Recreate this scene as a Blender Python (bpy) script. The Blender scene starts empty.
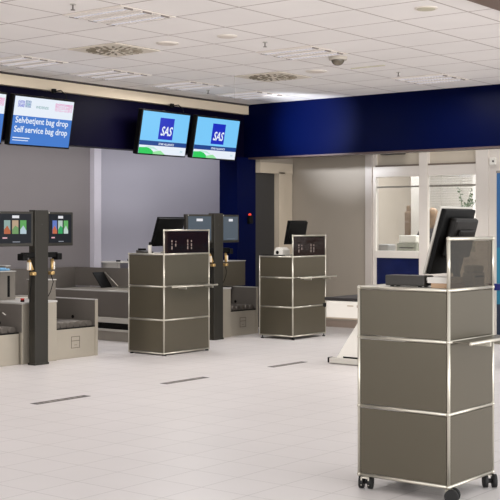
import bpy, bmesh, math, random
from math import sin, cos, pi, radians as R
from mathutils import Vector, Matrix
random.seed(7)
scn = bpy.context.scene
COL = scn.collection

# ------------------------------------------------------------ camera, world, lights, exposure
cam_d = bpy.data.cameras.new('camera')
cam = bpy.data.objects.new('camera', cam_d); COL.objects.link(cam)
cam_d.sensor_width = 36; cam_d.lens = 1166 / 500 * 36
cam_d.shift_y = -0.0448
cam_d.clip_end = 200
cam.location = (0, 0, 1.33); cam.rotation_euler = (R(90), 0, R(38.07))
scn.camera = cam
scn.view_settings.view_transform = 'Standard'
scn.view_settings.look = 'None'
scn.view_settings.gamma = 1
scn.view_settings.use_curve_mapping = False
scn.view_settings.exposure = 0.0

world = bpy.data.worlds.new('world'); scn.world = world; world.use_nodes = True
bg = world.node_tree.nodes['Background']
bg.inputs['Color'].default_value = (1.0, 0.985, 0.975, 1)
bg.inputs['Strength'].default_value = 1.08

def area(name, loc, sx, sy, power, color=(1, .97, .94), rot=(0, 0, 0), spread=pi):
    l = bpy.data.lights.new(name, 'AREA'); l.shape = 'RECTANGLE'
    l.size = sx; l.size_y = sy; l.energy = power; l.color = color; l.spread = spread
    o = bpy.data.objects.new(name, l); COL.objects.link(o)
    o.location = loc; o.rotation_euler = rot
    return o
HALL_LIGHT = 19
for (lx, ly) in ((-6.28, 3.9), (-6.28, 6.4), (-6.28, 8.8), (-6.28, 11.25), (-8.76, 5.2), (-8.76, 7.6), (-8.76, 10.0)):
    area('luminaire_light', (lx, ly, 2.90), .55, .55, HALL_LIGHT * (1.5 if ly > 8 else .8))
area('side_fill', (6.5, 4.0, 1.5), 2.7, 20, 1100, (1, .985, .975), (0, R(90), 0))  # added fill from out of view, lifts the ceiling and side faces
area('front_fill', (-4.5, -8.5, 1.5), 20, 2.7, 500, (1, .985, .975), (R(90), 0, 0))  # added fill behind the camera for the desk fronts
area('recess_fill', (-10.3, 9.5, 2.9), .6, 5.5, 28, (.97, .97, 1.0))  # unseen area light added to brighten the recess walls
area('recess_fill', (-10.35, 12.9, 2.9), .5, 1.6, 14, (.97, .97, 1.0))  # second added fill, for the lilac end of the recess
area('office_light', (-7.3, 14.7, 2.75), 3.5, 1.2, 190, (.97, .98, 1))
area('corridor_light', (-6.6, 12.6, 2.75), 2.4, .3, 8, (1, .96, .92))
sp = bpy.data.lights.new('fascia_fill_spot', 'SPOT'); sp.energy = 640; sp.color = (.85, .9, 1); sp.spot_size = R(42); sp.spot_blend = 1; sp.shadow_soft_size = .08  # added spot without a fitting, makes the bright patch on the blue fascia
so_ = bpy.data.objects.new('fascia_fill_spot', sp); COL.objects.link(so_); so_.location = (-8.35, 10.1, 2.5)
so_.rotation_euler = (Vector((-8.45, 12.1, 2.6)) - so_.location).to_track_quat('-Z', 'Y').to_euler()

# ------------------------------------------------------------ materials
def srgb(r, g, b):
    def f(v):
        v /= 255
        return v / 12.92 if v <= .04045 else ((v + .055) / 1.055) ** 2.4
    return (f(r), f(g), f(b), 1)
MATS = {}
def mat(name, rgb, rough=.5, metal=0, noise=.04, nscale=6, bump=0, spec=.5, coat=0):
    if name in MATS: return MATS[name]
    m = bpy.data.materials.new(name); m.use_nodes = True
    nt = m.node_tree; b = nt.nodes['Principled BSDF']
    b.inputs['Roughness'].default_value = rough; b.inputs['Metallic'].default_value = metal
    b.inputs['Specular IOR Level'].default_value = spec
    b.inputs['Coat Weight'].default_value = coat
    tc = nt.nodes.new('ShaderNodeTexCoord'); n = nt.nodes.new('ShaderNodeTexNoise')
    n.inputs['Scale'].default_value = nscale; n.inputs['Detail'].default_value = 4
    nt.links.new(tc.outputs['Object'], n.inputs['Vector'])
    mx = nt.nodes.new('ShaderNodeMix'); mx.data_type = 'RGBA'
    c = srgb(*rgb)
    mx.inputs['A'].default_value = tuple(min(1, v * (1 - noise)) for v in c[:3]) + (1,)
    mx.inputs['B'].default_value = tuple(min(1, v * (1 + noise)) for v in c[:3]) + (1,)
    nt.links.new(n.outputs['Fac'], mx.inputs['Factor'])
    nt.links.new(mx.outputs['Result'], b.inputs['Base Color'])
    if bump:
        bp = nt.nodes.new('ShaderNodeBump'); bp.inputs['Strength'].default_value = bump
        bp.inputs['Distance'].default_value = .002
        nt.links.new(n.outputs['Fac'], bp.inputs['Height']); nt.links.new(bp.outputs['Normal'], b.inputs['Normal'])
    MATS[name] = m; return m
def emis(name, rgb, s=1.0):
    if name in MATS: return MATS[name]
    m = bpy.data.materials.new(name); m.use_nodes = True
    b = m.node_tree.nodes['Principled BSDF']
    b.inputs['Base Color'].default_value = (.01, .01, .01, 1)
    b.inputs['Roughness'].default_value = .3; b.inputs['Specular IOR Level'].default_value = .04
    b.inputs['Emission Color'].default_value = srgb(*rgb); b.inputs['Emission Strength'].default_value = s
    MATS[name] = m; return m
def glass(name, rgb, gloss, tint):
    """thin pane: tinted see-through layer plus mirror sheen"""
    m = bpy.data.materials.new(name); m.use_nodes = True; nt = m.node_tree
    nt.nodes.clear()
    o = nt.nodes.new('ShaderNodeOutputMaterial'); t = nt.nodes.new('ShaderNodeBsdfTransparent')
    g = nt.nodes.new('ShaderNodeBsdfGlossy'); g.inputs['Roughness'].default_value = .03
    d = nt.nodes.new('ShaderNodeBsdfDiffuse'); d.inputs['Color'].default_value = srgb(*rgb)
    t.inputs['Color'].default_value = (tint[0], tint[1], tint[2], 1)
    m1 = nt.nodes.new('ShaderNodeMixShader'); m1.inputs['Fac'].default_value = tint[3]
    nt.links.new(t.outputs[0], m1.inputs[1]); nt.links.new(d.outputs[0], m1.inputs[2])
    m2 = nt.nodes.new('ShaderNodeMixShader'); m2.inputs['Fac'].default_value = gloss
    nt.links.new(m1.outputs[0], m2.inputs[1]); nt.links.new(g.outputs[0], m2.inputs[2])
    nt.links.new(m2.outputs[0], o.inputs[0]); MATS[name] = m; return m
def grid_mat(name, rgb, line, bw, bh, mortar, offx, offy, rough, var=.02, bump=.1, spec=.5):
    m = bpy.data.materials.new(name); m.use_nodes = True; nt = m.node_tree
    b = nt.nodes['Principled BSDF']; b.inputs['Roughness'].default_value = rough
    b.inputs['Specular IOR Level'].default_value = spec
    tc = nt.nodes.new('ShaderNodeTexCoord'); mp = nt.nodes.new('ShaderNodeMapping')
    mp.inputs['Location'].default_value = (offx, offy, 0)
    nt.links.new(tc.outputs['Object'], mp.inputs['Vector'])
    br = nt.nodes.new('ShaderNodeTexBrick'); br.offset = 0; br.squash = 1
    br.inputs['Scale'].default_value = 1; br.inputs['Brick Width'].default_value = bw
    br.inputs['Row Height'].default_value = bh; br.inputs['Mortar Size'].default_value = mortar
    br.inputs['Mortar Smooth'].default_value = .2
    c = srgb(*rgb)
    br.inputs['Color1'].default_value = tuple(v * (1 - var) for v in c[:3]) + (1,)
    br.inputs['Color2'].default_value = tuple(min(1, v * (1 + var)) for v in c[:3]) + (1,)
    br.inputs['Mortar'].default_value = srgb(*line)
    nt.links.new(mp.outputs[0], br.inputs['Vector'])
    n = nt.nodes.new('ShaderNodeTexNoise'); n.inputs['Scale'].default_value = 1.7; n.inputs['Detail'].default_value = 6
    nt.links.new(tc.outputs['Object'], n.inputs['Vector'])
    rmp = nt.nodes.new('ShaderNodeMapRange'); rmp.inputs['To Min'].default_value = .94; rmp.inputs['To Max'].default_value = 1.05
    nt.links.new(n.outputs['Fac'], rmp.inputs['Value'])
    vm = nt.nodes.new('ShaderNodeVectorMath'); vm.operation = 'SCALE'
    nt.links.new(br.outputs['Color'], vm.inputs[0]); nt.links.new(rmp.outputs[0], vm.inputs['Scale'])
    nt.links.new(vm.outputs[0], b.inputs['Base Color'])
    bp = nt.nodes.new('ShaderNodeBump'); bp.inputs['Strength'].default_value = bump; bp.inputs['Distance'].default_value = .002
    bp.invert = True
    nt.links.new(br.outputs['Fac'], bp.inputs['Height']); nt.links.new(bp.outputs['Normal'], b.inputs['Normal'])
    MATS[name] = m; return m

FLOOR = grid_mat('floor_tile', (218, 213, 212), (190, 185, 183), .3, .3, .0035, 5.08, -4.25, .38, .012)
CEIL = grid_mat('ceiling_tile', (244, 240, 237), (184, 174, 169), .62, .6, .009, 5.97, -8.5, .9, .012, .25, .2)
BEIGE = mat('beam_plaster', (214, 200, 178), .8)
DARKLINE = mat('painted_shadow_line', (60, 55, 55), .8)  # dark colour standing in for the shadow line along the beam
BLUE = mat('blue_gloss_board', (0, 5, 40), .4, 0, .06, 2, spec=.04)
NAVY = mat('navy_board', (7, 5, 28), .45, 0, .06, 2, spec=.05)
LILAC = mat('lilac_wall_paint', (172, 170, 182), .45, 0, .03, 1.5)
GREYWALL = mat('grey_wall_paint', (134, 128, 129), .5, 0, .03, 1.5)
WHITEPOST = mat('white_post_paint', (212, 208, 218), .5)
WALLR = mat('warm_wall_paint', (150, 141, 129), .7, 0, .03, 2)
WALLW = mat('white_frame_paint', (214, 207, 199), .5, 0, .02, 3)
OFFICE = mat('office_white_paint', (232, 228, 224), .7)
BROWN = mat('brown_timber_soffit', (112, 92, 80), .6, 0, .1, 4)
OLIVE = mat('olive_lacquered_steel', (88, 82, 69), .28, .35, .03, 2, spec=.5)
CHROME = mat('chrome_tube', (200, 195, 182), .3, .7, .02)
STEEL = mat('brushed_steel', (164, 158, 148), .38, .5, .05, 9)
STEELD = mat('dark_brushed_steel', (120, 114, 108), .4, .4, .05, 9)
STEELW = mat('bright_steel_edge', (205, 202, 198), .4, .4, .02)
FACE = mat('stainless_front_sheet', (176, 168, 154), .42, .45, .05, 7)
PILLAR = mat('olive_grey_pillar_coat', (38, 35, 28), .55, .1, .04, 3)
BLACK = mat('black_plastic', (8, 8, 8), .5, 0, .1, spec=.15)
RUBBER = mat('black_rubber', (14, 13, 13), .7, 0, .1)
DGREY = mat('dark_grey_plastic', (52, 50, 47), .5, 0, .06)
LGREY = mat('light_grey_plastic', (190, 186, 178), .45)
WHITE = mat('white_plastic', (226, 222, 214), .45)
WTOP = mat('pale_worktop_laminate', (206, 202, 192), .35)
GOLD = mat('amber_metal', (190, 158, 104), .3, .6)
RED = mat('red_plastic', (190, 40, 28), .4)
BLUEPL = mat('pale_blue_plastic', (110, 165, 205), .5)
PAPER = mat('paper', (226, 222, 216), .8)
KRAFT = mat('brown_card', (182, 152, 124), .8)
MARK = mat('dark_floor_marking', (70, 64, 62), .6)
MARKL = mat('pale_floor_marking', (150, 142, 136), .6)
LEAF = mat('leaf', (70, 92, 58), .6, 0, .3)
POT = mat('white_pot', (210, 206, 198), .5)
DARKDOOR = mat('charcoal_door_paint', (48, 47, 47), .4, 0, .05)
BELT = mat('black_belt_rubber', (30, 25, 25), .6, 0, .1, 20)
SMOKE = glass('smoked_glass', (32, 15, 13), .035, (.09, .04, .04, .6))
SMOKE2 = glass('grey_smoked_glass', (70, 64, 54), .08, (.50, .46, .40, .16))
PANE = glass('clear_window_pane', (200, 200, 195), .06, (.95, .96, .95, .04))
BLUEGL = mat('blue_film_panel', (24, 32, 74), .15, 0, .35, 5)

# ------------------------------------------------------------ mesh helpers
class MB:
    def __init__(s): s.bm = bmesh.new(); s.mats = []
    def mi(s, m):
        if m is None: return 0
        if m not in s.mats: s.mats.append(m)
        return s.mats.index(m)
    def _set(s, faces, m):
        if m is not None:
            i = s.mi(m)
            for f in faces: f.material_index = i
    def box(s, x0, x1, y0, y1, z0, z1, m=None, bev=0, mtx=None):
        r = bmesh.ops.create_cube(s.bm, size=1)
        vs = r['verts']
        for v in vs:
            v.co = Vector(((x0 + x1) / 2 + v.co.x * (x1 - x0), (y0 + y1) / 2 + v.co.y * (y1 - y0), (z0 + z1) / 2 + v.co.z * (z1 - z0)))
        fs = {f for v in vs for f in v.link_faces}
        s._set(fs, m)
        if bev:
            es = {e for v in vs for e in v.link_edges}
            rr = bmesh.ops.bevel(s.bm, geom=list(es), offset=bev, segments=2, affect='EDGES', profile=.5)
            vs = list({v for f in rr['faces'] for v in f.verts} | {v for v in vs if v.is_valid})
        if mtx: bmesh.ops.transform(s.bm, matrix=mtx, verts=[v for v in vs if v.is_valid])
        return s
    def cyl(s, p0, p1, r0, r1=None, n=12, m=None, caps=True):
        p0, p1 = Vector(p0), Vector(p1); r1 = r0 if r1 is None else r1
        d = p1 - p0; L = d.length
        r = bmesh.ops.create_cone(s.bm, cap_ends=caps, segments=n, radius1=r0, radius2=r1, depth=L)
        M = Matrix.Translation((p0 + p1) / 2) @ d.to_track_quat('Z', 'Y').to_matrix().to_4x4()
        bmesh.ops.transform(s.bm, matrix=M, verts=r['verts'])
        fs = {f for v in r['verts'] for f in v.link_faces}
        for f in fs: f.smooth = len(f.verts) == 4
        s._set(fs, m); return s
    def ball(s, p, r, m=None, u=12, v=8, sc=(1, 1, 1)):
        rr = bmesh.ops.create_uvsphere(s.bm, u_segments=u, v_segments=v, radius=r)
        for q in rr['verts']: q.co = Vector((q.co.x * sc[0], q.co.y * sc[1], q.co.z * sc[2])) + Vector(p)
        fs = {f for q in rr['verts'] for f in q.link_faces}
        for f in fs: f.smooth = True
        s._set(fs, m); return s
    def tube(s, pts, r, n=8, m=None):
        for a, b in zip(pts, pts[1:]): s.cyl(a, b, r, None, n, m)
        for p in pts[1:-1]: s.ball(p, r, m, 8, 6)
        return s
    def poly(s, pts, m=None):
        vs = [s.bm.verts.new(p) for p in pts]; f = s.bm.faces.new(vs); s._set([f], m); return s
    def prism(s, pts, vec, m=None):
        """closed outline pts extruded by vec"""
        vec = Vector(vec); a = [s.bm.verts.new(p) for p in pts]; b = [s.bm.verts.new(Vector(p) + vec) for p in pts]
        fs = [s.bm.faces.new(a), s.bm.faces.new(b[::-1])]
        n = len(a)
        for i in range(n): fs.append(s.bm.faces.new((a[i], b[i], b[(i + 1) % n], a[(i + 1) % n])))
        s._set(fs, m); bmesh.ops.recalc_face_normals(s.bm, faces=fs); return s
    def xf(s, M): bmesh.ops.transform(s.bm, matrix=M, verts=s.bm.verts[:]); return s
    def build(s, name, m, parent=None, loc=None):
        me = bpy.data.meshes.new(name); s.bm.to_mesh(me); s.bm.free()
        if s.mats and m is not None and m not in s.mats: pass
        for x in (s.mats or [m]): me.materials.append(x)
        o = bpy.data.objects.new(name, me); COL.objects.link(o)
        if parent: o.parent = parent
        if loc: o.location = loc
        return o
def tag(o, label=None, cat=None, group=None, kind=None):
    for k, v in (('label', label), ('category', cat), ('group', group), ('kind', kind)):
        if v: o[k] = v
    return o
def thing(name, label, cat, loc=(0, 0, 0), rz=0, group=None):
    o = bpy.data.objects.new(name, None); COL.objects.link(o); o.empty_display_size = .1
    o.location = loc; o.rotation_euler = (0, 0, rz)
    return tag(o, label, cat, group)
def copy_tree(o, parent=None):
    c = o.copy(); COL.objects.link(c)
    if parent: c.parent = parent
    for ch in list(o.children): copy_tree(ch, c)
    return c
def struct(name, mb, m, label=None):
    return tag(mb.build(name, m), label=label, kind='structure')
def text_mesh(body, size, m, parent, M, name='lettering', shear=0, bold=0, align='CENTER', sx=1):
    cu = bpy.data.curves.new(name, 'FONT'); cu.body = body; cu.size = size; cu.shear = shear
    cu.offset = bold; cu.align_x = align; cu.resolution_u = 3; cu.extrude = .0004
    t = bpy.data.objects.new(name, cu); COL.objects.link(t)
    dg = bpy.context.evaluated_depsgraph_get(); dg.update()
    me = bpy.data.meshes.new_from_object(t.evaluated_get(dg)); bpy.data.objects.remove(t)
    me.transform(M @ Matrix.Diagonal((sx, 1, 1, 1))); me.materials.clear(); me.materials.append(m)
    o = bpy.data.objects.new(name, me); COL.objects.link(o); o.parent = parent
    return o

# ------------------------------------------------------------ the room
struct('floor', MB().box(-14, 6, -8, 19, -.1, 0), FLOOR)
struct('ceiling', MB().box(-11.4, -3.86, -8, 19, 2.95, 3.05), CEIL)
struct('trim_1', MB().box(-3.86, -3.4, -8, 12.1, 2.93, 3.4), BROWN, 'brown soffit edge where the tiled ceiling ends')
# beige beam over the left bulkhead
struct('trim_2', MB().box(-9.62, -9.5, -8, 12.1, 2.82, 2.93, BEIGE).box(-9.56, -9.48, -8, 12.1, 2.935, 2.95, DARKLINE), None, 'beige beam along the edge of the ceiling')
struct('wall_bulkhead_left', MB().box(-9.76, -9.58, -8, 12.1, 2.25, 2.95), NAVY, 'dark navy fascia over the check-in recess')
struct('wall_bulkhead_back', MB().box(-9.76, -3.86, 12.1, 12.28, 2.25, 2.95), BLUE, 'glossy blue fascia over the rear opening')
struct('trim_3', MB().box(-9.76, -3.86, 12.09, 12.29, 2.232, 2.252), mat('brown_edge_strip', (66, 50, 48), .5), 'thin brown edge strip below the blue fascia')
struct('wall_column', MB().box(-9.80, -9.5, 11.86, 12.25, 0, 2.25), mat('blue_column_paint', (2, 9, 50), .35, spec=.05), 'blue column under the corner of the fascia')
# recess behind the desks
struct('wall_left', MB().box(-11.4, -11.2, -8, 10.88, 0, 2.95), GREYWALL, 'grey rear wall of the recess')
struct('trim_4', MB().box(-11.22, -11.12, 10.86, 10.98, 0, 2.95).box(-11.18, -11.15, 10.98, 11.02, 0, 2.95), WHITEPOST, 'pale upright post between the grey and the lilac wall')
struct('wall_left_lilac', MB().box(-11.4, -11.2, 10.98, 14.2, 0, 2.95), LILAC, 'lilac rear wall of the recess')
struct('wall_recess_end', MB().box(-11.4, -9.62, 14.0, 14.2, 0, 2.95), LILAC)
# corridor side wall with the dark door
w = MB()
w.box(-9.6, -9.43, 12.25, 13.0, 2.2, 2.95).box(-9.6, -9.43, 13.0, 16.9, 0, 2.95)
struct('wall_corridor', w, WALLR)
struct('door_1', MB().box(-9.56, -9.50, 12.25, 12.68, 0, 2.07, DARKDOOR), DARKDOOR, 'charcoal door in the corridor side')
struct('trim_5', MB().box(-9.50, -9.42, 12.25, 12.98, 2.06, 2.20).box(-9.50, -9.42, 12.665, 12.80, 0, 2.08).box(-9.50, -9.435, 12.80, 12.99, 0, 2.10), mat('door_frame_paint', (186, 174, 156), .5), 'beige frame around the charcoal door')
# rear wall, with two window bays
YW = 13.0
def X_at(px, y=YW):
    t = (px - 250) / 1166
    return -y * (.61663 - .78726 * t) / (.78726 + .61663 * t)
def Z_at(px, py, y=YW):
    t = (px - 250) / 1166; D = y / (.78726 + .61663 * t)
    return 1.33 + D * (227.6 - py) / 1166
w = MB()
xa, xb, xc, xd, xe = X_at(375.5), X_at(419), X_at(428), X_at(476), X_at(489)
zs = Z_at(397, 251); zs2 = Z_at(397, 258); zl = Z_at(397, 286); zt = Z_at(397, 166.5); zu = Z_at(397, 164)
w.box(-9.43, X_at(366), YW, YW + .15, 0, 2.95, WALLR)
w.box(X_at(366), X_at(372.5), YW - .02, YW + .15, 0, 2.95, mat('grey_post_paint', (184, 176, 169), .5))
w.box(xe, -3.4, YW, YW + .15, 0, 2.95, WALLW)
w.box(X_at(372.5), xe, YW, YW + .15, 0, zl, WALLR)
w.box(X_at(372.5), xe, YW, YW + .15, 2.5, 2.95, WALLW)
struct('wall_back', w, None, 'warm grey rear wall')
def window_bay(n, x0, x1, lower):
    f = MB()
    f.box(x0 - .04, x0, YW + .005, YW + .04, zl, 2.5).box(x1, x1 + .04, YW + .005, YW + .04, zl, 2.5)
    f.box(x0, x1, YW - .01, YW + .12, zs2, zs).box(x0, x1, YW, YW + .1, zt - .13, zt)
    f.box(x0, x1, YW, YW + .06, 2.44, 2.5)
    fo = struct('window_%d' % n, f, WALLW, 'white framed window bay')
    MB().box(x0, x1, YW + .02, YW + .026, zs, zt - .13).build('pane', PANE, fo)
    MB().box(x0, x1, YW + .045, YW + .055, zt, 2.44).build('upper_pane', mat('frosted_upper_pane', (196, 186, 170), .3), fo)
    MB().box(x0, x1, YW + .03, YW + .06, zl, zs2).build('lower_panel', lower, fo)
    MB().box(x0, x1, YW - .004, YW + .02, zt, zt + .022).build('upper_gasket', mat('brown_gasket', (112, 100, 90), .6), fo)
    MB().box(x0, x1, YW + .03, YW + .09, zt - .27, zt - .25).build('inner_rail', mat('grey_inner_rail', (140, 132, 124), .6), fo)
window_bay(1, xa, xb, BLUEGL)
window_bay(2, xc, xd, WALLW)
struct('trim_6', MB().box(xb + .006, xc - .006, YW - .012, YW + .045, 0, 2.95), WALLW, 'white mullion post between the two window bays')
struct('trim_7', MB().box(xd + .006, xe, YW - .02, YW + .045, 0, 2.95), WALLW, 'broad white post right of the windows')
struct('baseboard_back', MB().box(-9.43, X_at(366), YW - .015, YW, 0, .09), mat('tan_skirting', (150, 134, 122), .6))
# office behind the windows
struct('wall_office_back', MB().box(-9.43, -3.4, 16.6, 16.75, 0, 2.95), OFFICE)
struct('wall_office_right', MB().box(-3.5, -3.4, 13.15, 16.6, 0, 2.95), OFFICE)
struct('ceiling_office', MB().box(-9.43, -3.4, 13.15, 16.75, 2.86, 2.94), OFFICE)

# ------------------------------------------------------------ staff desks (tube frame, lacquered panels)
def caster(desk, x, y, rz):
    h = MB()
    h.cyl((x, y, .055), (x, y, .085), .012).box(x - .014, x + .03, y - .022, y - .015, .02, .062).box(x - .014, x + .03, y + .015, y + .022, .02, .062).box(x - .014, x + .02, y - .022, y + .022, .056, .064)
    M = Matrix.Translation((x, y, 0)) @ Matrix.Rotation(rz, 4, 'Z') @ Matrix.Translation((-x, -y, 0))
    c = h.xf(M).build('caster', CHROME, desk)
    wl = MB().cyl((x + .018, y - .034, .034), (x + .018, y - .012, .034), .034, n=20).cyl((x + .018, y + .012, .034), (x + .018, y + .034, .034), .034, n=20).cyl((x + .018, y - .02, .034), (x + .018, y + .02, .034), .012)
    wl.xf(M).build('wheel', RUBBER, c)
def make_desk(label, loc, wx, wy, mods, z0, feet, glassmat, ledge_ext):
    """loc = floor point below the corner nearest the photographer; desk spans -wx in x and +wy in y"""
    d = thing('service_desk', label, 'desk', loc, 0, 'modular steel service desks')
    H = sum(mods); zs_ = [z0]
    for m in mods: zs_.append(zs_[-1] + m)
    r = .0088
    X0, X1, Y0, Y1 = -wx, 0, 0, wy
    fr = MB(); joints = fr
    for x in (X0, X1):
        for y in (Y0, Y1):
            fr.cyl((x, y, z0), (x, y, zs_[-1]), r, n=14)
            for z in zs_: joints.ball((x, y, z), r * 1.35)
    for z in zs_:
        fr.cyl((X0, Y0, z), (X1, Y0, z), r, n=14).cyl((X0, Y1, z), (X1, Y1, z), r, n=14)
        fr.cyl((X0, Y0, z), (X0, Y1, z), r, n=14).cyl((X1, Y0, z), (X1, Y1, z), r, n=14)
    fr.build('frame', CHROME, d)
    g = .010
    for a, b in zip(zs_, zs_[1:]):
        MB().box(X0 + g, X1 - g, Y0 - .006, Y0 + .004, a + g, b - g, bev=.002).build('front_panel', OLIVE, d)
        MB().box(X1 - .004, X1 + .006, Y0 + g, Y1 - g, a + g, b - g, bev=.002).build('side_panel', OLIVE, d)
        MB().box(X0 + g, X1 - g, Y1 - .004, Y1 + .006, a + g, b - g, bev=.002).build('rear_panel', OLIVE, d)
    MB().box(X0 + g, X1 - g, Y0 + g, Y1 - g, zs_[-1] - .006, zs_[-1] + .008, bev=.002).build('worktop', WTOP, d)
    MB().box(X0 + g, X1 - g, Y0 + g, Y1 - g, z0 - .004, z0 + .004).build('bottom_panel', OLIVE, d)
    zm = z0 + .35
    MB().box(X0 + g, X1 - g, Y0 + g, Y1 - g, zm - .004, zm + .004).build('inner_shelf', OLIVE, d)
    # ledge on the passenger side
    zj = zs_[2]
    lg = MB().box(.012, .115, .02, wy + ledge_ext, zj - .004, zj + .004, bev=.002)
    lo = lg.build('ledge', mat('ledge_glass_edge', (104, 98, 86), .3, .2), d)
    MB().cyl((.12, .0, zj), (.12, wy + ledge_ext, zj), .008, n=12).ball((.12, 0, zj), .010).ball((.12, wy + ledge_ext, zj), .010).build('ledge_rail', CHROME, lo)
    for yb in (.22, wy - .065): MB().box(.006, .11, yb, yb + .015, zj - .03, zj - .004).build('bracket', CHROME, lo)
    # glass privacy screen standing on the passenger side
    zt_ = zs_[-1]
    sc = MB()
    sc.cyl((0, Y0, zt_), (0, Y0, zt_ + .25), r, n=14).cyl((0, Y1, zt_), (0, Y1, zt_ + .25), r, n=14).cyl((0, Y0, zt_ + .25), (0, Y1, zt_ + .25), r, n=14)
    sc.ball((0, Y0, zt_ + .25), r * 1.35).ball((0, Y1, zt_ + .25), r * 1.35)
    so = sc.build('privacy_screen', CHROME, d)
    MB().box(-.003, .003, Y0 + g, Y1 - g, zt_ + g, zt_ + .25 - g).build('smoked_glass', glassmat, so)
    for x, y, rz in ((X0 + .03, Y0 + .01, 1.9), (X1 - .005, Y0 + .01, .3), (X1 - .01, Y1 - .02, -.9), (X0 + .01, Y1 - .02, 1.4)):
        if feet == 'caster': caster(d, x, y, rz)
        else: MB().cyl((x, y, 0), (x, y, .012), .022, .016).cyl((x, y, .012), (x, y, z0), .007).build('levelling_foot', BLACK, d)
    return d, zt_
near, znear = make_desk('large olive grey steel desk on black casters in the right foreground', (-2.717, 5.024, 0), 0.51, .468, (.35, .35, .25), .075, 'caster', SMOKE2, .02)
mid, zmid = make_desk('olive grey steel desk of three equal tiers beside the first black monitor, left of centre', (-8.15, 8.96, 0), 0.50, .72, (.347, .347, .336), .022, 'foot', SMOKE, 0)
far, zfar = make_desk('smaller olive grey steel desk with a low top tier, farthest back by the blue column', (-8.10, 11.16, 0), .49, .68, (.342, .35, .25), .042, 'foot', SMOKE, .06)
mid['group'] = near['group'] = far['group'] = 'modular steel service desks'
def marks(parent, y0, z0, n, s):
    mb = MB()
    for (dy, dz, h) in n: mb.box(.0045, .0055, y0 + dy, y0 + dy + s, z0 + dz, z0 + dz + h)
    mb.build('printed_marks', mat('pale_print', (132, 118, 112), .5), parent)
pat = [(0, .05, .035), (0, .10, .012), (0, .125, .02), (.06, .08, .03), (.06, .125, .012), (.25, .05, .03), (.25, .09, .02), (.25, .12, .03), (.31, .05, .02), (.31, .08, .03), (.31, .125, .02)]
for dsk in (mid, far):
    so = [c for c in dsk.children if c.name.startswith('privacy_screen')][0]
    marks(so, .11, zmid if dsk is mid else zfar, pat, .016)
# small blue clip at the rear corner of the foreground desk
MB().box(-.02, .05, .50, .53, znear - .02, znear + .015, bev=.004).build('corner_clip', mat('navy_plastic', (30, 36, 110), .4), near)

# ------------------------------------------------------------ monitors on the desks (screen towards the staff side)
def make_monitor(label, loc, w, h, lean, zb, rz=0, edge=LGREY, bulge=True):
    """origin on the desk top below the lower front edge; panel spans y 0..w; leans back towards +x"""
    t = thing('monitor', label, 'monitor', loc, rz)
    a = math.atan2(lean, h); L = math.hypot(lean, h)
    M = Matrix.Translation((0, 0, zb)) @ Matrix.Rotation(a, 4, 'Y')
    MB().box(0, .012, 0, w, 0, L, bev=.003).xf(M).build('bezel', edge, t)
    MB().box(.012, .04, .008, w - .008, .008, L - .008, bev=.006).xf(M).build('housing', BLACK, t)
    if bulge:
        q = MB().prism([(.04, .06, .09), (.04, w - .04, .09), (.04, w - .04, L - .05), (.04, .06, L - .05)], (.0, 0, 0)) if False else MB()
        q.box(.04, .085, .06, w - .03, .10, L - .045, bev=.015)
        q.box(.085, .10, .10, w - .07, .14, L - .10, bev=.006)
        q.xf(M).build('back_cover', mat('charcoal_plastic', (22, 20, 18), .35, spec=.2), t)
    MB().box(-.001, 0, .015, w - .015, .015, L - .015).xf(M).build('screen', emis('dim_screen', (60, 64, 70), .4), t)
    c = M @ Vector((.06, w / 2, .12))
    MB().cyl((c.x + .02, w / 2, .01), c, .018).build('stand', BLACK, t)
    MB().box(c.x - .06, c.x + .05, w / 2 - .085, w / 2 + .085, 0, .016, bev=.005).build('base', LGREY, t)
    return t
make_monitor('big black monitor leaning back behind the grey glass screen of the foreground desk', (-2.925, 5.135, znear + .008), .335, .34, .095, .065, edge=LGREY)
make_monitor('black monitor on the three-tier desk left of centre', (-8.46, 9.08, zmid + .008), .42, .31, .105, .075, bulge=False, edge=BLACK)
make_monitor('black monitor on the farthest desk', (-8.40, 11.385, zfar + .008), .385, .29, .06, .135, bulge=False, edge=BLACK)
# foreground desk items
t = thing('card_reader', 'long dark grey box device on the foreground desk top', 'device', (-3.12, 5.035, znear + .008), R(0))
MB().box(.02, .245, .03, .13, .006, .058, bev=.006).build('housing', DGREY, t)
MB().cyl((.245, .07, .03), (.255, .07, .03), .020).cyl((.255, .07, .03), (.262, .07, .03), .013).build('nozzle', BLACK, t)
for fx in (.05, .21):
    for fy in (.05, .11): MB().cyl((fx, fy, 0), (fx, fy, .007), .01).build('foot', RUBBER, t)
t = thing('paper_stack', 'stack of white paper on brown card below the foreground monitor', 'paper', (-2.855, 5.06, znear + .008))
sb = MB()
for k in range(7): sb.box(.0 + random.uniform(-.003, .003), .12 + random.uniform(-.003, .003), .0, .15, .026 + k * .004, .0285 + k * .004)
sb.box(.002, .118, .003, .147, .024, .052)
sb.build('paper_sheets', PAPER, t)
MB().box(.02, .13, .0, .15, .0, .024, bev=.003).build('card_box', KRAFT, t)
t = thing('ticket_printer', 'pale ticket printer behind the grey glass screen of the foreground desk', 'printer', (-2.757, 5.30, znear + .008))
MB().box(-.033, .03, 0, .13, 0, .07, bev=.008).box(-.03, .027, .005, .125, .07, .105, bev=.01).build('housing', LGREY, t)
MB().box(.03, .032, .02, .11, .045, .055).build('ticket_slot', BLACK, t)
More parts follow.
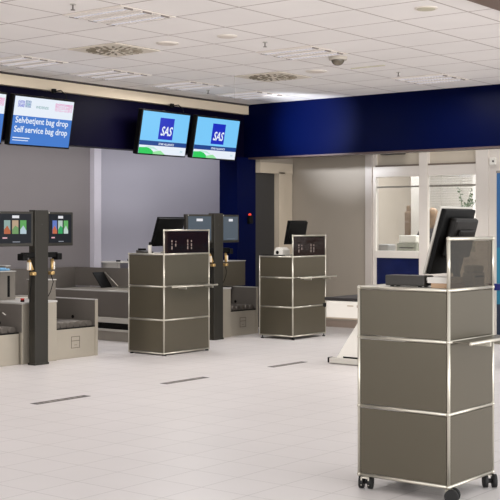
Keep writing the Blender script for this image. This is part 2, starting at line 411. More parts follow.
# desk two: phone and pen pot
t = thing('desk_telephone', 'small telephone at the left corner of the three-tier desk', 'telephone', (-8.585, 9.0, zmid + .008))
MB().prism([(0, 0, 0), (.12, 0, 0), (.12, 0, .015), (.0, 0, .03)], (0, .14, 0)).build('body', DGREY, t)
MB().box(.01, .11, .01, .045, .03, .05, bev=.008).build('handset', BLACK, t)
t = thing('cup', 'white cup standing beside the telephone on the three-tier desk', 'cup', (-8.415, 9.03, zmid + .008))
MB().cyl((0, 0, 0), (0, 0, .085), .018, .021, 16, caps=False).cyl((0, 0, 0), (0, 0, .004), .018, n=16).build('cup_body', WHITE, t)
MB().cyl((0, .0, .02), (.005, 0, .12), .006).cyl((-.01, .0, .02), (-.012, .005, .115), .006).build('pen', BLACK, t)
# desk three: white printer, keyboard
t = thing('label_printer', 'small white printer on the left end of the farthest desk', 'printer', (-8.42, 11.22, zfar + .008))
MB().prism([(0, 0, 0), (.13, 0, 0), (.13, 0, .07), (.09, 0, .10), (.03, 0, .10), (0, 0, .05)], (0, .14, 0)).build('housing', WHITE, t)
MB().cyl((.05, -.004, .04), (.05, .0, .04), .022).build('roll_cover', BLACK, t)
tag(MB().box(-8.59, -8.25, 11.19, 11.21, zfar + .008, zfar + .02, bev=.003).build('keyboard', BLACK), 'thin black keyboard edge on the farthest desk', 'keyboard')
tag(MB().box(0, .13, 0, .015, 0, .001).xf(Matrix.Translation((0, 0, 0))).build('paper_slip', PAPER, None, (-8.42, 11.22, zfar + .0085)), 'slip of paper on the farthest desk', 'paper')

# ------------------------------------------------------------ self-service bag drop kiosks
def kiosk_screen(parent, side, live):
    """side -1 = nearer the photographer's left, +1 = right"""
    w, hh = .41, .335
    def place(mb):
        M = Matrix.Translation((-.02, side * .085, 0)) @ Matrix.Rotation(side * R(9), 4, 'Z')
        return mb.xf(M)
    y0, y1 = (0, w) if side > 0 else (-w, 0)
    d = place(MB().box(-.05, 0, y0, y1, 1.15, 1.485, bev=.006)).build('display_housing', PILLAR, parent)
    ym = (y0 + y1) / 2
    yo = .018 * side
    a, b = y0 + .03 + max(0, 0), y1 - .03
    scr = place(MB().box(0, .003, a, b, 1.18, 1.462)).build('display', emis('kiosk_screen_dark', (22, 26, 34), 1) if live else emis('kiosk_screen_grey', (78, 88, 98), 1), d)
    q = MB()
    if live:
        tw = .068
        cols = [((140, 165, 160), (176, 96, 62)), ((180, 156, 130), (110, 150, 96)), ((92, 160, 88), (176, 196, 206))] if side < 0 else [((96, 120, 190), (190, 104, 72)), ((180, 196, 190), (50, 158, 92)), ((96, 170, 96), (186, 204, 200))]
        for k in range(3):
            yy = ym - .124 + k * .088
            c1, c2 = cols[k]
            m1 = emis('tile_%d_%d_%d' % c1, c1); m2 = emis('tile_%d_%d_%d' % c2, c2)
            q.box(.003, .0045, yy, yy + tw, 1.27, 1.40, m1)
            q.prism([(.0045, yy, 1.27), (.0045, yy + tw, 1.27), (.0045, yy + tw, 1.30 + .03 * (k % 2)), (.0045, yy + tw * .5, 1.35), (.0045, yy, 1.31)], (.001, 0, 0), m2)
        q.box(.003, .0045, ym - .035, ym + .04, 1.42, 1.446, emis('ui_white', (225, 225, 230)))
        q.box(.003, .0045, ym - .14, ym - .09, 1.225, 1.238, emis('ui_pink', (220, 170, 180)))
        q.box(.003, .0045, ym - .03, ym + .05, 1.19, 1.197, emis('ui_dim', (150, 155, 165)))
    else:
        q.box(.003, .0045, ym - .05, ym + .045, 1.405, 1.435, emis('ui_white', (225, 225, 230)))
        q.box(.003, .0045, ym - .1, ym + .1, 1.19, 1.20, emis('ui_dimmer', (96, 106, 118)))
    place(q).build('screen_graphics', None, scr)
    place(MB().cyl((0, y0 + .03, 1.474), (.004, y0 + .03, 1.474), .006)).build('camera_lens', LGREY, d)
def make_kiosk(label, loc, live):
    k = thing('bag_drop_kiosk', label, 'kiosk', loc, 0, 'bag drop kiosks')
    MB().box(-.09, 0, -.085, .085, 0, 1.5, bev=.006).box(-.10, .004, -.09, .09, 0, .02).build('pillar', PILLAR, k)
    MB().box(0, .002, -.012, .012, 1.36, 1.366).build('badge', DGREY, k)
    kiosk_screen(k, -1, live); kiosk_screen(k, 1, live)
    for s in (-1, 1):
        br = MB().box(-.07, .0, *sorted((s * .085, s * .21)), 1.04, 1.09, bev=.006)
        br.box(-.07, .02, *sorted((s * .19, s * .25)), .015 + 1.0, 1.08, bev=.008)
        br.build('scanner_bracket', BLACK, k)
        g = MB().cyl((-.02, s * .15, 1.02), (.01, s * .125, .92), .018, .014, m=GOLD)
        g.box(-.02, .035, *sorted((s * .095, s * .14)), .87, .905, GOLD, .008).box(-.03, .01, *sorted((s * .14, s * .165)), .92, 1.0, WHITE, .004)
        gg = g.build('hand_scanner', None, k)
        MB().tube([(.0, s * .12, .87), (.01, s * .14, .80), (-.02, s * .13, .70), (-.05, s * .1, .62)], .004, 6).build('cable', BLACK, gg)
    return k
make_kiosk('bag drop kiosk with two lit colourful touch screens on a dark pillar, at the left', (-8.56, 7.655, 0), True)
make_kiosk('bag drop kiosk with two plain grey screens, just right of the three-tier desk', (-8.82, 10.66, 0), False)

# ------------------------------------------------------------ baggage conveyors
def emblem(mb, x, yc, zc):
    s = .06; t = .006
    for (a, b, c, d) in ((-s, s, s - t, s), (-s, s, -s, -s + t), (-s, -s + t, -s, s), (s - t, s, -s, s), (-s, s, .012, .012 + t)):
        mb.box(x, x + .0015, yc + a, yc + b, zc + c, zc + d)
    mb.box(x, x + .0015, yc - .02, yc + .02, zc - .03, zc - .026)
def make_conveyor(label, y0, y1, far_wall, near_wall, XF=-8.75):
    """inlet faces +x; belt runs away towards the rear wall"""
    w = y1 - y0
    c = thing('baggage_conveyor', label, 'conveyor', (XF, y0, 0), 0, 'stainless bag drop conveyors')
    MB().box(-1.75, -.75, .0, w, 0, .56).box(-.75, -.02, 0, w, 0, .27).build('body', STEELD, c)
    fp = MB().box(-.02, 0, 0, w, .0, .305, bev=.003).build('front_panel', FACE, c)
    e = MB(); emblem(e, 0, w / 2, .16); e.build('emblem', mat('engraved_grey', (104, 96, 88), .5), fp)
    n = 6
    for k in range(n):
        yy = .05 + (w - .1) * k / (n - 1)
        MB().cyl((-.74, yy, .328), (-.03, yy, .328), .038, n=12).build('roller', mat('roller_grey', (96, 90, 84), .4, .4), c)
    MB().box(-.02, .002, 0, w, .30, .312).build('lip', BLACK, c)
    MB().prism([(-1.0, 0.01, .56), (-.72, .01, .30), (-.70, .01, .32), (-.98, .01, .58)], (0, w - .02, 0)).build('ramp', STEEL, c)
    MB().box(-1.74, -1.0, .02, w - .02, .56, .585).build('belt', STEEL, c)
    if far_wall:
        p = MB().box(-1.2, .0, w, w + .035, 0, .575, STEELD).box(-.0, .006, w - .002, w + .037, 0, .58, FACE).box(-1.2, .006, w - .003, w + .038, .575, .585, STEELW)
        po = p.build('side_partition', None, c)
        MB().cyl((-.33, w - .006, .39), (-.33, w, .39), .018).build('sensor', BLACK, po)
    if near_wall:
        p = MB().box(-1.75, .0, -.035, 0, .28, .575, STEELD).box(-1.75, .006, -.038, .003, .575, .588, STEELW)
        p.box(-1.75, 0, -.03, 0, 0, .28, STEEL).box(0, .006, -.037, .002, 0, .58, FACE)
        po = p.build('side_partition', None, c)
        MB().box(-1.75, 0, -.07, -.035, .215, .275, bev=.006).build('rail', LGREY, po)
        MB().box(-1.75, 0, -.034, -.03, .14, .21).build('dark_slot', BLACK, po)
        MB().box(-1.75, 0, -.06, -.035, .115, .14).build('lower_rail', LGREY, po)
    return c
def make_cabinet(label, y0, y1, XF=-8.72):
    c = thing('kiosk_plinth', label, 'cabinet', (XF, y0, 0), 0, 'stainless plinths behind the kiosks')
    w = y1 - y0
    MB().box(-1.4, 0, 0, w, 0, .585, bev=.003).build('body', FACE, c)
    MB().box(-1.4, -.002, -.003, .0, .31, .58).build('inner_lining', STEELD, c)
    MB().box(-1.4, .008, -.008, w + .004, .585, .602, bev=.002).build('top_plate', STEELW, c)
    MB().cyl((-.33, -.009, .39), (-.33, -.003, .39), .018).build('sensor', BLACK, c)
    return c
make_conveyor('stainless conveyor inlet cut by the left edge of the photo', 6.92, 7.53, False, True)
make_cabinet('stainless plinth behind the kiosk with lit screens', 7.545, 7.995)
make_conveyor('stainless conveyor inlet between the lit kiosk and the three-tier desk', 8.005, 8.555, True, False)
make_conveyor('stainless conveyor with pale side rails, half hidden behind the three-tier desk', 9.81, 10.45, False, True, -8.97)
make_cabinet('stainless plinth behind the kiosk with plain grey screens', 10.462, 11.035, -8.94)
make_conveyor('stainless conveyor inlet between the grey-screen kiosk and the farthest desk', 11.045, 11.575, True, False, -8.97)
tag(MB().box(0, .05, 0, .012, 0, .006).xf(Matrix.Rotation(R(25), 4, 'Y') @ Matrix.Rotation(0, 4, 'X')).build('sticker', WHITE, None, (-9.0, 7.53, .49)), 'small white sticker on the dark lining of the left conveyor inlet', 'sticker')
# guards along the collector belt
g = thing('belt_guard', 'dark steel guard wall around the belt behind the lit kiosk', 'guard', (-11.05, 6.0, 0), 0)
MB().box(0, .02, 0, 4.44, .0, .82).box(-.004, .026, 0, 4.44, .815, .825).build('rear_guard', STEELD, g)
MB().box(.02, 1.9, 4.43, 4.444, .59, .82).box(.02, 1.9, 4.428, 4.446, .815, .825).build('side_guard', STEELD, g)
# steel control boxes on top of the plinths
def control_box(label, x, y0, y1, z0, z1, m=mat('cabinet_grey_steel', (126, 120, 112), .4, .4), slot=True):
    b = thing('control_cabinet', label, 'cabinet', (x, y0, z0), 0, 'steel control cabinets behind the kiosks')
    w, h = y1 - y0, z1 - z0
    MB().box(-.25, 0, 0, w, 0, h, bev=.004).build('body', m, b)
    MB().box(-.26, .006, -.006, w + .006, h, h + .008).build('lid', STEELW, b)
    if slot: MB().box(0, .002, w * .72, w * .8, .03, h - .04).build('slot', BLACK, b)
    MB().box(0, .006, .02, .035, .02, h - .02).build('hinge', STEELD, b)
    return b
control_box('wide steel control cabinet at the left edge, topped by a pale blue item', -9.15, 7.46, 7.83, .602, .885)
control_box('narrower steel control cabinet directly left of the lit kiosk pillar', -9.42, 7.93, 7.99, .602, .93, slot=False)
control_box('low steel control cabinet directly right of the lit kiosk pillar', -9.0, 8.08, 8.24, .56, .79, slot=False)
control_box('tall olive steel control cabinet right of the grey-screen kiosk pillar', -9.32, 11.10, 11.80, .588, .90, OLIVE, False)
tag(MB().box(-.05, .05, -.045, .06, 0, .03, bev=.012).box(-.04, .03, .05, .12, .0, .02, bev=.008).build('folded_bag', BLUEPL, None, (-9.27, 7.72, .893)), 'pale blue folded bag lying on the wide control cabinet at the left edge', 'bag')
t = thing('emergency_button', 'red push button on the plinth top left of the lit kiosk', 'button', (-8.80, 7.62, .602))
MB().cyl((0, 0, 0), (0, 0, .018), .02).build('collar', BLACK, t); MB().cyl((0, 0, .018), (0, 0, .035), .016, .022).build('push_cap', RED, t)
# leaning tablet on the collector belt
t = thing('leaning_flap', 'black flat panel leaning on a silver strut behind the conveyor', 'panel', (-10.33, 10.21, .592), R(0))
Mx = Matrix.Rotation(R(-38), 4, 'Y')
MB().box(-.012, .0, 0, .19, 0, .24, bev=.004).xf(Matrix.Rotation(R(-40), 4, 'Y')).build('panel', BLACK, t)
MB().cyl((-.13, .19, .18), (.10, .19, .01), .006).build('strut', CHROME, t)
# white side table against the lilac wall
t = thing('wall_shelf', 'thin white shelf against the lilac wall, left of the three-tier desk', 'shelf', (-11.2, 10.97, 0))
MB().box(.0, .42, 0.05, 1.3, .862, .880, bev=.003).build('shelf_board', WHITE, t)
for fy in (.12, 1.1): MB().box(.0, .30, fy, fy + .03, .70, .862).build('bracket', WHITE, t)
t = thing('handheld_device', 'black handheld device lying on the white shelf by the lilac wall', 'device', (-10.9, 11.25, .880))
MB().box(0, .09, 0, .3, 0, .035, bev=.012).box(.01, .06, .28, .34, .01, .05, bev=.01).build('body', BLACK, t)
MB().box(.01, .05, -.22, -.17, .0, .02, bev=.005).build('end_piece', BLACK, t)

# ------------------------------------------------------------ ceiling-hung screens
def on_screen(parent, M, x, w, h):
    pass
def make_display(label, y0, z_top, x_top, kind, w=.85, h=.53, tilt=10.5, boxed=False):
    """hung below the beam; face +x and tipped down. origin at the top mounting point"""
    d = thing('information_display', label, 'display', (x_top, y0 + w / 2, z_top), 0, 'display screens hung from the ceiling beam')
    M = Matrix.Rotation(R(tilt), 4, 'Y')
    MB().box(-.07, 0, -w / 2, w / 2, -h, 0, bev=.006).box(-.10, -.07, -w / 3, w / 3, -h * .8, -h * .2, bev=.01).xf(M).build('housing', BLACK, d)
    bz = .017; a, b, zt_, zb_ = -w / 2 + bz, w / 2 - bz, -bz, -h + bz
    W, Hh = b - a, zt_ - zb_
    base = {'sas': ('sky_blue_screen', (120, 200, 248)), 'bag': ('bag_blue_screen', (66, 122, 204))}[kind]
    s = MB().box(0, .002, a, b, zb_, zt_).xf(M).build('screen', emis(base[0], base[1]), d)
    q = MB()
    def rect(u0, u1, v0, v1, m, x=.003): q.box(.002, x, a + W * u0, a + W * u1, zb_ + Hh * v0, zb_ + Hh * v1, m)
    white = emis('screen_white', (230, 238, 248)); sasb = emis('sas_blue', (16, 40, 190)); navy = emis('screen_navy', (20, 66, 140))
    T = lambda u, v: M @ Matrix.Translation((.0045, a + W * u, zb_ + Hh * v)) @ Matrix(((0, 0, 1, 0), (1, 0, 0, 0), (0, 1, 0, 0), (0, 0, 0, 1)))
    if kind == 'sas':
        rect(.37, .675, .36, .875, sasb)
        rect(0, 1, .20, .31, navy); rect(0, 1, 0, .20, white)
        g1 = emis('hill_green', (40, 200, 90)); g2 = emis('hill_pale', (150, 226, 160)); w2 = emis('hill_white', (190, 232, 220))
        pts = [(0, 0), (.36, 0), (.30, .06), (.24, .12), (.16, .15), (0, .14)]
        q.prism([(.003, a + W * u, zb_ + Hh * v) for u, v in pts], (.001, 0, 0), g1)
        pts = [(.30, 0), (.56, 0), (.46, .09), (.40, .08), (.30, .05)]
        q.prism([(.003, a + W * u, zb_ + Hh * v) for u, v in pts], (.0012, 0, 0), g2)
        pts = [(.1, .145), (.3, .12), (.42, .085), (.30, .17), (.18, .18)]
        q.prism([(.003, a + W * u, zb_ + Hh * v) for u, v in pts], (.0008, 0, 0), w2)
        q.xf(M).build('screen_graphics', None, s)
        text_mesh('SAS', .15, white, s, T(.52, .46), shear=.3, bold=.003, sx=.80)
        text_mesh('STAR ALLIANCE', .034, white, s, T(.56, .225), bold=.0006, name='caption', sx=1.1)
        text_mesh('SAS', .03, emis('pale_teal', (140, 200, 210)), s, T(.9, .08), shear=.3, name='small_mark')
    else:
        rect(0, 1, .60, 1, white)
        rect(.055, .165, .78, .92, emis('mark_blue', (30, 40, 200))); rect(.175, .27, .78, .93, emis('mark_teal', (50, 110, 170)))
        rect(.68, .985, .76, .93, emis('mark_pink', (226, 110, 176)))
        rect(.03, .31, .125, .145, white); rect(.03, .29, .075, .09, white)
        q.xf(M).build('screen_graphics', None, s)
        text_mesh('Selvbetjent bag drop', .0905, white, s, T(.49, .45), bold=.0012, sx=.98)
        text_mesh('Self service bag drop', .0905, white, s, T(.49, .255), bold=.0012, sx=.98)
        text_mesh('SAS', .024, white, s, T(.11, .835), shear=.3, name='small_mark')
        text_mesh('*', .07, emis('pale_teal2', (130, 190, 200)), s, T(.222, .78), name='star_mark')
        text_mesh('WIDER\u00d8E', .04, emis('soft_green', (110, 160, 160)), s, T(.46, .78), name='green_mark')
        text_mesh('norwegian', .030, white, s, T(.83, .86), name='pink_caption')
        text_mesh('norwegian.no', .022, white, s, T(.83, .79), name='pink_caption')
        # hanging bracket
    b_ = MB().box(-.325, -.05, -.02, .02, -.02, .015)
    bo = b_.build('mount', DGREY, d)
    if not boxed: return d
    MB().tube([(-.17, w * .33, .10), (-.10, w * .36, .11), (-.05, w * .4, .05), (-.07, w * .42, -.03)], .006, 6).build('cable', BLACK, bo)
    MB().box(-.20, -.165, w * .30, w * .36, .08, .13, bev=.006).build('cable_box', BLACK, bo)
    return d
ZT, XT = 2.702, -9.27
make_display('screen cut by the left edge of the photo, pink and white top corner', 6.98, ZT, XT, 'bag')
make_display('screen reading Selvbetjent bag drop, Self service bag drop', 7.92, ZT, XT, 'bag', boxed=True)
make_display('left one of the two pale blue screens with the blue square logo', 9.83, ZT, XT, 'sas', boxed=True)
make_display('right one of the two pale blue screens, nearer the corner column', 10.795, ZT, XT, 'sas')

# ------------------------------------------------------------ ceiling fittings
def make_luminaire(label, x0, y0):
    l = thing('ceiling_luminaire', label, 'ceiling light', (x0, y0, 2.95), 0, 'louvred ceiling luminaires')
    MB().box(0, .62, 0, .6, -.006, 0).build('frame', mat('luminaire_white', (232, 224, 215), .6), l)
    for k in range(3):
        y = .1 + k * .2
        lv = MB()
        lv.box(.015, .605, y - .075, y - .070, -.014, -.006).box(.015, .605, y + .070, y + .075, -.014, -.006)
        for j in range(17):
            x = .03 + j * .035
            lv.box(x, x + .003, y - .07, y + .07, -.013, -.008)
        lo = lv.build('louvre', mat('louvre_aluminium', (226, 220, 216), .5, .0), l)
        MB().cyl((.03, y, -.012), (.59, y, -.012), .005, n=8).build('tube', emis('soft_tube', (240, 236, 245), .7), lo)
        for xe_ in (.012, .590): MB().box(xe_, xe_ + .017, y - .042, y + .042, -.015, -.006).build('end_cap', mat('louvre_dark_end', (130, 122, 116), .6), lo)
    return l
LUM = [(-6.59, 6.1, 'nearest louvred ceiling light at the top left'), (-6.59, 8.5, 'louvred ceiling light beside the dome camera'), (-6.59, 10.9, 'louvred ceiling light above the blue rear fascia'),
       (-9.07, 7.3, 'louvred ceiling light above the left edge screens'), (-9.07, 8.5, 'louvred ceiling light over the gap right of the bag drop screen'), (-9.07, 9.7, 'louvred ceiling light above the left pale blue screen'), (-9.07, 10.9, 'louvred ceiling light nearest the corner of the beam and the fascia')]
for x, y, lb in LUM: make_luminaire(lb, x, y)
def make_vent(label, x0, y0):
    v = thing('ceiling_vent', label, 'vent', (x0, y0, 2.95), 0, 'swirl ceiling air vents')
    MB().box(0.01, .61, 0.01, .59, -.008, 0).build('plate', mat('vent_plate', (218, 209, 194), .6), v)
    s = MB()
    for ring, (r0, r1, n) in enumerate(((.06, .14, 10), (.17, .26, 20))):
        for k in range(n):
            a = 2 * pi * k / n + ring * .1
            M = Matrix.Translation((.31, .30, -.009)) @ Matrix.Rotation(a, 4, 'Z') @ Matrix.Rotation(.35, 4, 'Y')
            s.box(r0, r1, -.011, .011, -.003, .003, mtx=None)
            vs = s.bm.verts[-8:]
            bmesh.ops.transform(s.bm, matrix=Matrix.Translation((.31, .30, -.009)) @ Matrix.Rotation(a, 4, 'Z') @ Matrix.Rotation(.3, 4, 'X'), verts=list(s.bm.verts)[-8:])
    s.build('slots', mat('vent_slot_dark', (124, 114, 96), .7), v)
    MB().cyl((.31, .30, -.014), (.31, .30, -.008), .035).build('hub', mat('vent_plate', (218, 209, 194), .6), v)
make_vent('swirl air vent below the nearest ceiling light, over the bag drop screens', -7.83, 7.3)
make_vent('swirl air vent farther back, left of the dome camera', -7.83, 9.7)
def disc(label, x, y, r, m=None):
    t = thing('ceiling_speaker', label, 'speaker', (x, y, 2.95), 0, 'round ceiling speakers')
    MB().cyl((0, 0, -.008), (0, 0, 0), r, r, 28).build('ring', mat('speaker_ring', (228, 220, 211), .6), t)
    MB().cyl((0, 0, -.013), (0, 0, -.008), r * .8, r * .82, 28).build('grille', m or mat('speaker_grille', (216, 207, 197), .7), t)
disc('round speaker near the middle of the ceiling', -6.23, 7.64, .085)
disc('flat round speaker right of the nearest swirl vent', -6.88, 7.61, .10)
disc('flat round speaker below the dome camera, towards the rear fascia', -6.9, 9.92, .11)
disc('round speaker at the upper right of the ceiling', -4.28, 7.57, .085, mat('speaker_grille_olive', (196, 190, 168), .7))
t = thing('dome_camera', 'small domed security camera on the ceiling', 'camera', (-6.17, 9.23, 2.95))
MB().cyl((0, 0, -.03), (0, 0, 0), .085, .09, 28).build('mounting_ring', mat('dome_ring', (190, 182, 170), .5), t)
dm = bmesh.new(); MBd = MB(); MBd.ball((0, 0, -.03), .062, None, 20, 12, (1, 1, .85)); MBd.build('dome', mat('smoked_dome', (96, 88, 76), .2), t)
for lb, x, y in (('sprinkler head at the top left of the ceiling', -6.22, 5.86), ('sprinkler head left of the ceiling light by the dome camera', -6.17, 8.09), ('sprinkler head left of the farthest right ceiling light', -6.27, 10.51), ('sprinkler head close to the beige beam', -8.85, 10.5)):
    s = thing('sprinkler', lb, 'sprinkler', (x, y, 2.95), 0, 'ceiling sprinkler heads')
    MB().cyl((0, 0, -.006), (0, 0, 0), .03, n=16).build('escutcheon', mat('speaker_ring'), s)if False else MB().cyl((0, 0, -.006), (0, 0, 0), .022, n=16).build('escutcheon', LGREY, s)
    MB().cyl((0, 0, -.04), (0, 0, -.006), .006, n=8).cyl((0, 0, -.045), (0, 0, -.041), .017, n=12).build('nozzle', STEELD, s)
tag(MB().box(-6.5, -6.1, 9.955, 9.97, 2.94, 2.95).build('ceiling_slot', mat('speaker_grille_olive', (196, 190, 168), .7)), 'short dark slot strip on the ceiling behind the dome camera', 'slot strip')

tag(MB().cyl((0, 0, -.27), (0, 0, 0), .0025, n=6).build('hanging_wire', LGREY, None, (-7.74, 9.62, 2.95)), 'thin wire hanging from the ceiling beside the farther swirl vent', 'wire')
# ------------------------------------------------------------ floor markings
def marking(label, y0, L=.56):
    m = thing('floor_marking', label, 'floor marking', (-6.70, y0, 0), 0, 'dark strips on the floor')
    MB().box(-.04, .04, 0, L, 0, .0015).build('strip', MARK, m)
    q = MB(); y = .04
    while y < L - .06:
        w_ = random.uniform(.02, .05)
        q.box(-.025 + random.uniform(0, .012), .025 - random.uniform(0, .012), y, y + w_, .0015, .0022); y += w_ + random.uniform(.012, .03)
    q.build('worn_lettering', MARKL, m)
marking('dark strip on the floor nearest the left edge', 5.91)
marking('dark strip on the floor in front of the three-tier desk', 7.36)
marking('dark strip on the floor in front of the farthest desk', 8.87)

# ------------------------------------------------------------ white baggage scale behind the foreground desk
t = thing('baggage_scale', 'white baggage scale with black belt top, behind the foreground desk', 'scale', (-6.49, 9.5, 0))
MB().box(0, 1.3, 0, .75, .44, .612, bev=.006).build('body', WHITE, t)
MB().box(-.02, 1.3, -.0, .95, .614, .645, bev=.006).build('belt', BELT, t)
MB().box(-.03, 1.3, .93, .99, .63, .668, bev=.004).build('rear_rail', STEELW, t)
MB().prism([(.36, .05, .44), (1.2, .05, .44), (1.3, .0, .05), (.12, .0, .05)], (0, .6, 0)).build('pedestal', WHITE, t)
MB().box(.07, 1.3, -.05, .02, .008, .06, bev=.006).build('base_rail', LGREY, t)
MB().box(.05, .07, -.05, .02, .01, .062, bev=.004).build('rail_end', BLACK, t)
MB().box(.2, 1.3, .0, .03, .06, .075).build('black_seal', BLACK, t)
MB().cyl((-.015, -.012, .57), (-.0, -.012, .57), .022).build('knob', BLACK, t)
MB().box(.0, 1.3, -.003, .0, .44, .452).box(.25, .32, -.003, 0, .565, .575).box(.36, .39, -.003, 0, .555, .58).build('trim_line', mat('tan_line', (170, 156, 138), .6), t)

# ------------------------------------------------------------ things on or near the rear wall
t = thing('call_lamp', 'small dark fitting with a red lamp on the blue column', 'lamp', (-9.5, 12.1, 1.38))
MB().box(0, .05, -.035, .035, 0, .11, bev=.008).build('housing', BLACK, t)
MB().ball((.02, 0, .12), .02).build('lamp_cap', emis('red_lamp', (240, 70, 50), 1.2), t)
tag(MB().box(X_at(384), X_at(406), 12.90, 13.0, Z_at(395, 155), Z_at(395, 149), bev=.01).build('door_closer', DGREY), 'long dark box fixed high on the rear wall above the left window', 'box')
t = thing('wall_sensor', 'small white sensor high on the rear wall at the right edge', 'sensor', (X_at(493.5), YW - .001, Z_at(494, 165)))
MB().box(-.04, .04, -.03, 0, 0, .09, bev=.006).build('housing', WHITE, t); MB().cyl((.01, -.034, .045), (.01, -.03, .045), .012).build('lens', DGREY, t)
# banner
t = thing('rollup_banner', 'blue and teal roll-up banner stand at the right edge', 'banner', (-6.03, 12.3, 0))
MB().box(0, .85, -.006, 0, 1.1, 1.96, emis('x', (0, 0, 0)) if False else mat('banner_blue', (12, 72, 118), .6)).box(0, .85, -.006, 0, .45, 1.1, mat('banner_teal', (18, 104, 132), .6)).box(0, .85, -.006, 0, .08, .45, mat('banner_navy', (16, 34, 56), .6)).build('print', None, t)
MB().box(-.01, .86, -.09, .09, 0, .08, bev=.01).build('base', STEEL, t)
MB().box(-.004, .854, -.012, .004, 1.955, 1.985, bev=.003).build('top_rail', STEELD, t)
MB().cyl((.425, .012, .08), (.425, .012, 1.96), .008).build('pole', STEELD, t)

# ------------------------------------------------------------ office contents behind the glass
oc = thing('office_counter', 'white counter inside the office behind the left window', 'counter', (X_at(380), 13.25, 0))
MB().box(-.1, 1.6, 0, .5, zs - .06, zs - .02, bev=.003).build('countertop', WHITE, oc)
MB().box(-.08, 1.58, .04, .48, 0, zs - .06).build('base_cabinet', LGREY, oc)
zc = zs - .02
t = thing('printer', 'white office printer behind the left window', 'printer', (X_at(398.5, 13.4), 13.35, zc))
MB().box(0, .30, 0, .3, .0, .12, bev=.01).build('lower_tray', mat('grey_green_plastic', (150, 150, 136), .5), t)
MB().box(.02, .28, .02, .28, .12, .22, bev=.015).build('upper_housing', WHITE, t)
MB().box(.04, .26, -.004, .0, .05, .065).build('paper_slot', DGREY, t)
tag(MB().box(0, .2, 0, .2, 0, .10, bev=.02).build('storage_tray', mat('mid_grey_plastic', (150, 148, 146), .5), None, (X_at(377.5, 13.4), 13.35, zc)), 'low grey tray at the left corner behind the left window', 'tray')
struct('trim_8', MB().box(X_at(411, 14.6), X_at(420, 14.6), 14.6, 14.75, 0, 2.86), OFFICE, 'white pillar inside the office')
t = thing('coat', 'brown coat hanging by the white pillar inside the office', 'coat', (X_at(408.5, 14.7), 14.72, 1.15))
cm = MB(); cm.box(-.06, .055, -.05, .05, 0, .42, bev=.03).box(-.035, .035, -.03, .03, .40, .5, bev=.015); cm.build('cloth', mat('brown_cloth', (140, 118, 98), .9, 0, .15, 12, .3), t)
MB().cyl((.0, .03, .46), (.0, .06, .52), .006).build('hook', STEELD, t)
# venetian blind on the office rear wall
t = thing('venetian_blind', 'white venetian blind inside the office behind the right window', 'blind', (X_at(428, 16.5), 16.572, 1.15))
bw = X_at(470, 16.5) - X_at(428, 16.5)
q = MB()
for k in range(26): q.box(0, bw, -.015, .015, k * .04, k * .04 + .006)
q.build('slats', mat('blind_slat', (204, 200, 192), .6), t)
MB().box(-.02, bw + .02, -.03, .03, 1.05, 1.10).build('head_rail', WHITE, t)
for cx_ in (.2, bw - .2): MB().cyl((cx_, 0, 0), (cx_, 0, 1.05), .004).build('cord', LGREY, t)
# plant
t = thing('potted_plant', 'leafy pot plant behind the right window above the big monitor', 'plant', (X_at(464, 14.0), 14.0, 0))
MB().box(-.28, .28, -.14, .14, 0, 1.40, bev=.01).build('plant_stand', WHITE, t)
MB().cyl((0, 0, 1.40), (0, 0, 1.52), .07, .09, 16).build('pot', POT, t)
st = MB(); lf = MB()
for k in range(9):
    a = random.uniform(0, 2 * pi); rr = random.uniform(.05, .24); hh = random.uniform(.08, .36)
    p0 = Vector((0, 0, 1.52)); p1 = Vector((rr * cos(a) * .6, rr * sin(a) * .4, 1.52 + hh * .6)); p2 = Vector((rr * cos(a), rr * sin(a) * .5, 1.52 + hh))
    st.tube([p0, p1, p2], .004, 5)
    for j in range(7):
        f = j / 6; c = p1.lerp(p2, f) if f > .3 else p0.lerp(p1, f * 3)
        n = Vector((random.uniform(-1, 1), random.uniform(-1, 1), random.uniform(-.5, 1))).normalized(); s_ = n.orthogonal().normalized()
        L = random.uniform(.03, .06)
        lf.prism([c, c + n * L * .5 + s_ * L * .3, c + n * L, c + n * L * .5 - s_ * L * .3], n.cross(s_) * .002)
st.build('stems', LEAF, t); lf.build('leaves', LEAF, t)

# ------------------------------------------------------------ person in the office
def skin_body(name, verts, edges, radii, m, parent=None, root=0, sub=2):
    me = bpy.data.meshes.new(name); me.from_pydata(verts, edges, [])
    o = bpy.data.objects.new(name, me); COL.objects.link(o)
    sk = o.modifiers.new('skin', 'SKIN')
    for i, v in enumerate(me.skin_vertices[0].data):
        v.radius = radii[i]; v.use_root = (i == root)
    ss = o.modifiers.new('sub', 'SUBSURF'); ss.levels = ss.render_levels = sub
    me.materials.append(m)
    if parent: o.parent = parent
    return o
SKIN = mat('skin', (214, 172, 148), .6); HAIR = mat('light_brown_hair', (122, 94, 66), .7, 0, .2, 30); CLOTH = mat('dark_clothes', (34, 32, 42), .8)
p = thing('person', 'person with light brown hair in dark clothes, partly hidden behind the big monitor', 'person', (X_at(432.8, 14.2), 14.2, 0), R(200))
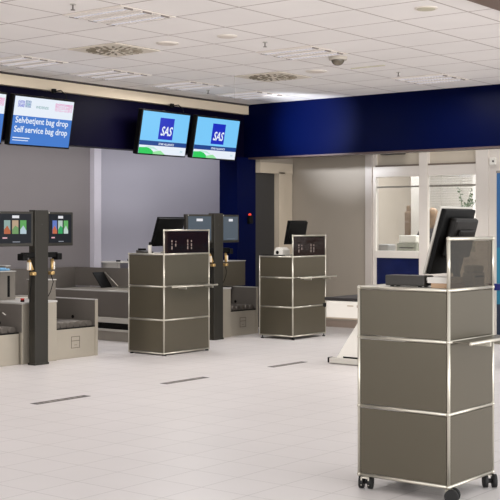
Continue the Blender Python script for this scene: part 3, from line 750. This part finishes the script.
# facing -y in local coordinates
V = [(0, 0, .86), (0, 0, 1.02), (0, -.01, 1.20), (0, 0, 1.30), (0, 0, 1.37),
     (.16, 0, 1.27), (.22, -.02, 1.03), (.20, -.16, .88), (.17, -.24, .90),
     (-.16, 0, 1.27), (-.22, -.02, 1.03), (-.20, -.16, .88), (-.17, -.24, .90),
     (.09, 0, .80), (.10, -.01, .44), (.10, .01, .07), (.11, -.11, .035),
     (-.09, 0, .80), (-.10, -.01, .44), (-.10, .01, .07), (-.11, -.11, .035)]
E_ = [(0, 1), (1, 2), (2, 3), (3, 4), (3, 5), (5, 6), (6, 7), (7, 8), (3, 9), (9, 10), (10, 11), (11, 12), (0, 13), (13, 14), (14, 15), (15, 16), (0, 17), (17, 18), (18, 19), (19, 20)]
rad = [(.14, .11), (.12, .09), (.14, .10), (.09, .07), (.045, .045), (.06, .06), (.042, .042), (.032, .032), (.025, .018), (.06, .06), (.042, .042), (.032, .032), (.025, .018),
       (.085, .085), (.055, .055), (.038, .038), (.03, .04), (.085, .085), (.055, .055), (.038, .038), (.03, .04)]
skin_body('clothed_body', V, E_, rad, CLOTH, p)
hd = MB(); hd.ball((0, -.005, 1.475), .085, SKIN, 24, 16, (.86, 1.0, 1.25)); hd.cyl((0, 0, 1.34), (0, 0, 1.42), .045, .045, 14, SKIN)
hd.cyl((0, -.082, 1.485), (0, -.102, 1.455), .008, .014, 8, SKIN).ball((.028, -.079, 1.485), .010, WHITE, 8, 6).ball((-.028, -.079, 1.485), .010, WHITE, 8, 6)
hd.ball((.028, -.087, 1.485), .005, BLACK, 8, 6).ball((-.028, -.087, 1.485), .005, BLACK, 8, 6).ball((0, -.082, 1.43), .018, mat('lips', (176, 104, 96), .6), 10, 6, (1, .4, .35))
hd.ball((.074, 0, 1.475), .02, SKIN, 8, 6, (.4, .8, 1.2)).ball((-.074, 0, 1.475), .02, SKIN, 8, 6, (.4, .8, 1.2))
hd.build('head', None, p)
hr = MB(); hr.ball((0, .018, 1.495), .094, None, 20, 14, (.93, 1.0, 1.18)).ball((0, .06, 1.42), .07, None, 16, 12, (1.1, .7, 1.5))
hr.build('hair', HAIR, p)
for s in (-1, 1):
    hv = [(0, 0, 0), (0, -.045, 0)]; he = [(0, 1)]; hrad = [(.024, .016), (.032, .014)]
    for k, (dx, ln) in enumerate(((-.024, .055), (-.009, .066), (.007, .062), (.022, .048))):
        i = len(hv); hv += [(dx, -.06, 0), (dx * 1.2, -.06 - ln * .6, -.006), (dx * 1.2, -.06 - ln, -.022)]; he += [(1, i), (i, i + 1), (i + 1, i + 2)]; hrad += [(.009, .009), (.0085, .0085), (.007, .007)]
    i = len(hv); hv += [(-s * .03, -.03, -.005), (-s * .045, -.06, -.012)]; he += [(0, i), (i, i + 1)]; hrad += [(.010, .010), (.008, .008)]
    ho = skin_body('hand', hv, he, hrad, SKIN, p, 0, 1); ho.location = (s * .17, -.245, .90)
